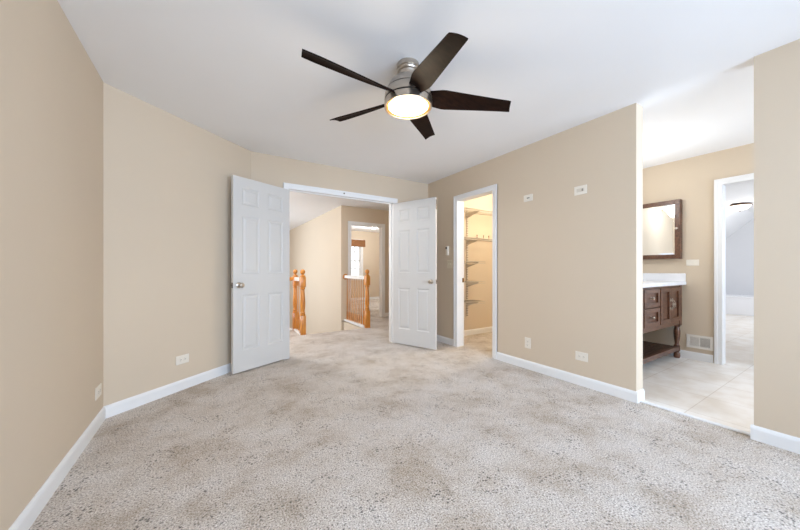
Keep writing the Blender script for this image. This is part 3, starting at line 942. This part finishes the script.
# medicine cabinet with mirror door
mc = thing('medicine_cabinet', (XBATH, 1.57, 1.204), 'brown framed mirror cabinet on the bathroom wall above the vanity', 'medicine cabinet')
KY0, KY1, KZ0, KZ1, KX = 1.350, 1.815, 1.208, 1.932, XBATH - .062
obj('cabinet_box', MB().box((KX, KY0, KZ0), (XBATH - .001, KY1, KZ1), .002), M['vanity'], mc)
m = MB(); fw = .052
m.box((KX - .020, KY0, KZ0), (KX - .001, KY0 + fw, KZ1), .003).box((KX - .020, KY1 - fw, KZ0), (KX - .001, KY1, KZ1), .003)
m.box((KX - .020, KY0 + fw, KZ0), (KX - .001, KY1 - fw, KZ0 + fw), .003).box((KX - .020, KY0 + fw, KZ1 - fw), (KX - .001, KY1 - fw, KZ1), .003)
fr_ = obj('door_frame', m, M['vanity'], mc)
m = MB()
a, b = (KY0 + fw, KY1 - fw), (KZ0 + fw, KZ1 - fw)
bw = .020
o_ = [(a[0], b[0]), (a[1], b[0]), (a[1], b[1]), (a[0], b[1])]
i_ = [(a[0] + bw, b[0] + bw), (a[1] - bw, b[0] + bw), (a[1] - bw, b[1] - bw), (a[0] + bw, b[1] - bw)]
vo = [m.b.verts.new((KX - .009, y, z)) for y, z in o_]; vi = [m.b.verts.new((KX - .012, y, z)) for y, z in i_]
for j in range(4): m.b.faces.new((vo[j], vo[(j + 1) % 4], vi[(j + 1) % 4], vi[j]))
obj('mirror_bevel', m, M['bevel_mirror'], mc)
obj('mirror', MB().box((KX - .012, i_[0][0], i_[0][1]), (KX - .004, i_[2][0], i_[2][1])), M['mirror'], mc)
obj('knob', MB().lathe([(.007, 0), (.006, .010), (.012, .016), (.014, .022), (.008, .028)], (KX - .020, KY0 + .031, 1.577), 14, Matrix.Rotation(-PI / 2, 4, 'Y')), M['nickel'], fr_, True)

# return air vent
vt = thing('wall_vent', (XBATH, 1.194, .139), 'white louvred wall vent low beside the vanity', 'vent')
m = MB(); y0, y1, z0, z1, fw = 1.078, 1.312, .138, .296, .026
m.box((XBATH - .010, y0, z0), (XBATH, y0 + fw, z1), .002).box((XBATH - .010, y1 - fw, z0), (XBATH, y1, z1), .002)
m.box((XBATH - .010, y0 + fw, z0), (XBATH, y1 - fw, z0 + fw), .002).box((XBATH - .010, y0 + fw, z1 - fw), (XBATH, y1 - fw, z1), .002)
m.box((XBATH - .009, (y0 + y1) / 2 - .005, z0 + fw), (XBATH, (y0 + y1) / 2 + .005, z1 - fw))
obj('vent_frame', m, M['vent'], vt)
obj('duct_back', MB().box((XBATH - .002, y0 + fw, z0 + fw), (XBATH, y1 - fw, z1 - fw)), M['vent_dark'], vt)
for h0, h1, tilt in ((y0 + fw, (y0 + y1) / 2 - .005, -.5), ((y0 + y1) / 2 + .005, y1 - fw, -1.0)):
    m = MB()
    for k in range(9):
        z = z0 + fw + .006 + k * (z1 - z0 - 2 * fw) / 9
        m.box((-.005, h0, -.0012), (.005, h1, .0012), 0, Matrix.Translation((XBATH - .006, 0, z)) @ Matrix.Rotation(tilt, 4, 'Y'))
    obj('louvre', m, M['vent'], vt)

# vanity light above the counter, hidden from the photo by the wall end
vl = thing('vanity_light', (4.0, 1.87, 2.05), 'lit vanity light bar above the counter, hidden by the wall end', 'wall light')
obj('back_plate', MB().box((3.7, 1.845, 2.02), (4.3, 1.87, 2.10), .004), M['nickel'], vl)
for x in (3.78, 4.0, 4.22):
    obj('glass_shade', MB().lathe([(.05, 1.97), (.055, 1.98), (.04, 2.06), (.025, 2.08), (.02, 2.09)], (x, 1.785, 0), 18), M['vanity_glow'], vl, True)
    obj('arm', MB().tube([(x, 1.85, 2.06), (x, 1.80, 2.10), (x, 1.785, 2.085)], .008, 8), M['nickel'], vl, True)
point('vanity_lamp', (4.0, 1.55, 1.98), 12, (.90, .97, 1.04), .2)

# ------------------------------------------------------------------ tub room
tb = thing('bathtub', (11.05, 1.0, 0), 'white built in bathtub at the far end past the doorway', 'bathtub')
m = MB()
TX0, TX1, TY0, TY1, TZ = 10.65, 11.475, -.55, 2.595, .43
rim = .09
m.box((TX0, TY0, 0), (TX0 + .03, TY1, TZ), .003)
m.box((TX0 - .012, TY0, TZ - .03), (TX0 + rim, TY1, TZ + .012), .005).box((TX1 - rim, TY0, TZ - .03), (TX1, TY1, TZ + .012), .005)
m.box((TX0 + rim, TY0, TZ - .03), (TX1 - rim, TY0 + .5, TZ + .012), .005).box((TX0 + rim, TY1 - .3, TZ - .03), (TX1 - rim, TY1, TZ + .012), .005)
obj('tub_surround', m, M['tub'], tb)
m = MB()
m.box((TX0 + .06, TY0 + .48, .06), (TX1 - .06, TY1 - .28, .08), .004).box((TX0 + .06, TY0 + .48, .08), (TX0 + .085, TY1 - .28, TZ)).box((TX1 - .085, TY0 + .48, .08), (TX1 - .06, TY1 - .28, TZ))
m.box((TX0 + .085, TY0 + .48, .08), (TX1 - .085, TY0 + .505, TZ)).box((TX0 + .085, TY1 - .305, .08), (TX1 - .085, TY1 - .28, TZ))
obj('basin', m, M['tub'], tb)
fl = thing('flush_mount_light', (9.20, 1.63, H), 'flush ceiling light with dark rim and pale glass past the bathroom doorway', 'ceiling light')
obj('rim', MB().lathe([(.158, H - .048), (.172, H - .045), (.172, H - .032), (.150, H - .022), (.06, H - .012), (.06, H)], (9.20, 1.63, 0), 32), M['bronze'], fl, True)
obj('glass_bowl', MB().lathe([(.010, H - .135), (.06, H - .130), (.10, H - .115), (.135, H - .085), (.156, H - .048)], (9.20, 1.63, 0), 32), M['dome_glow'], fl, True)
obj('finial', MB().lathe([(.003, H - .165), (.010, H - .155), (.006, H - .145), (.014, H - .136)], (9.20, 1.63, 0), 14), M['bronze'], fl, True)
point('tub_room_lamp', (9.10, 1.50, 2.12), 5, (1.0, .93, .82), .1)
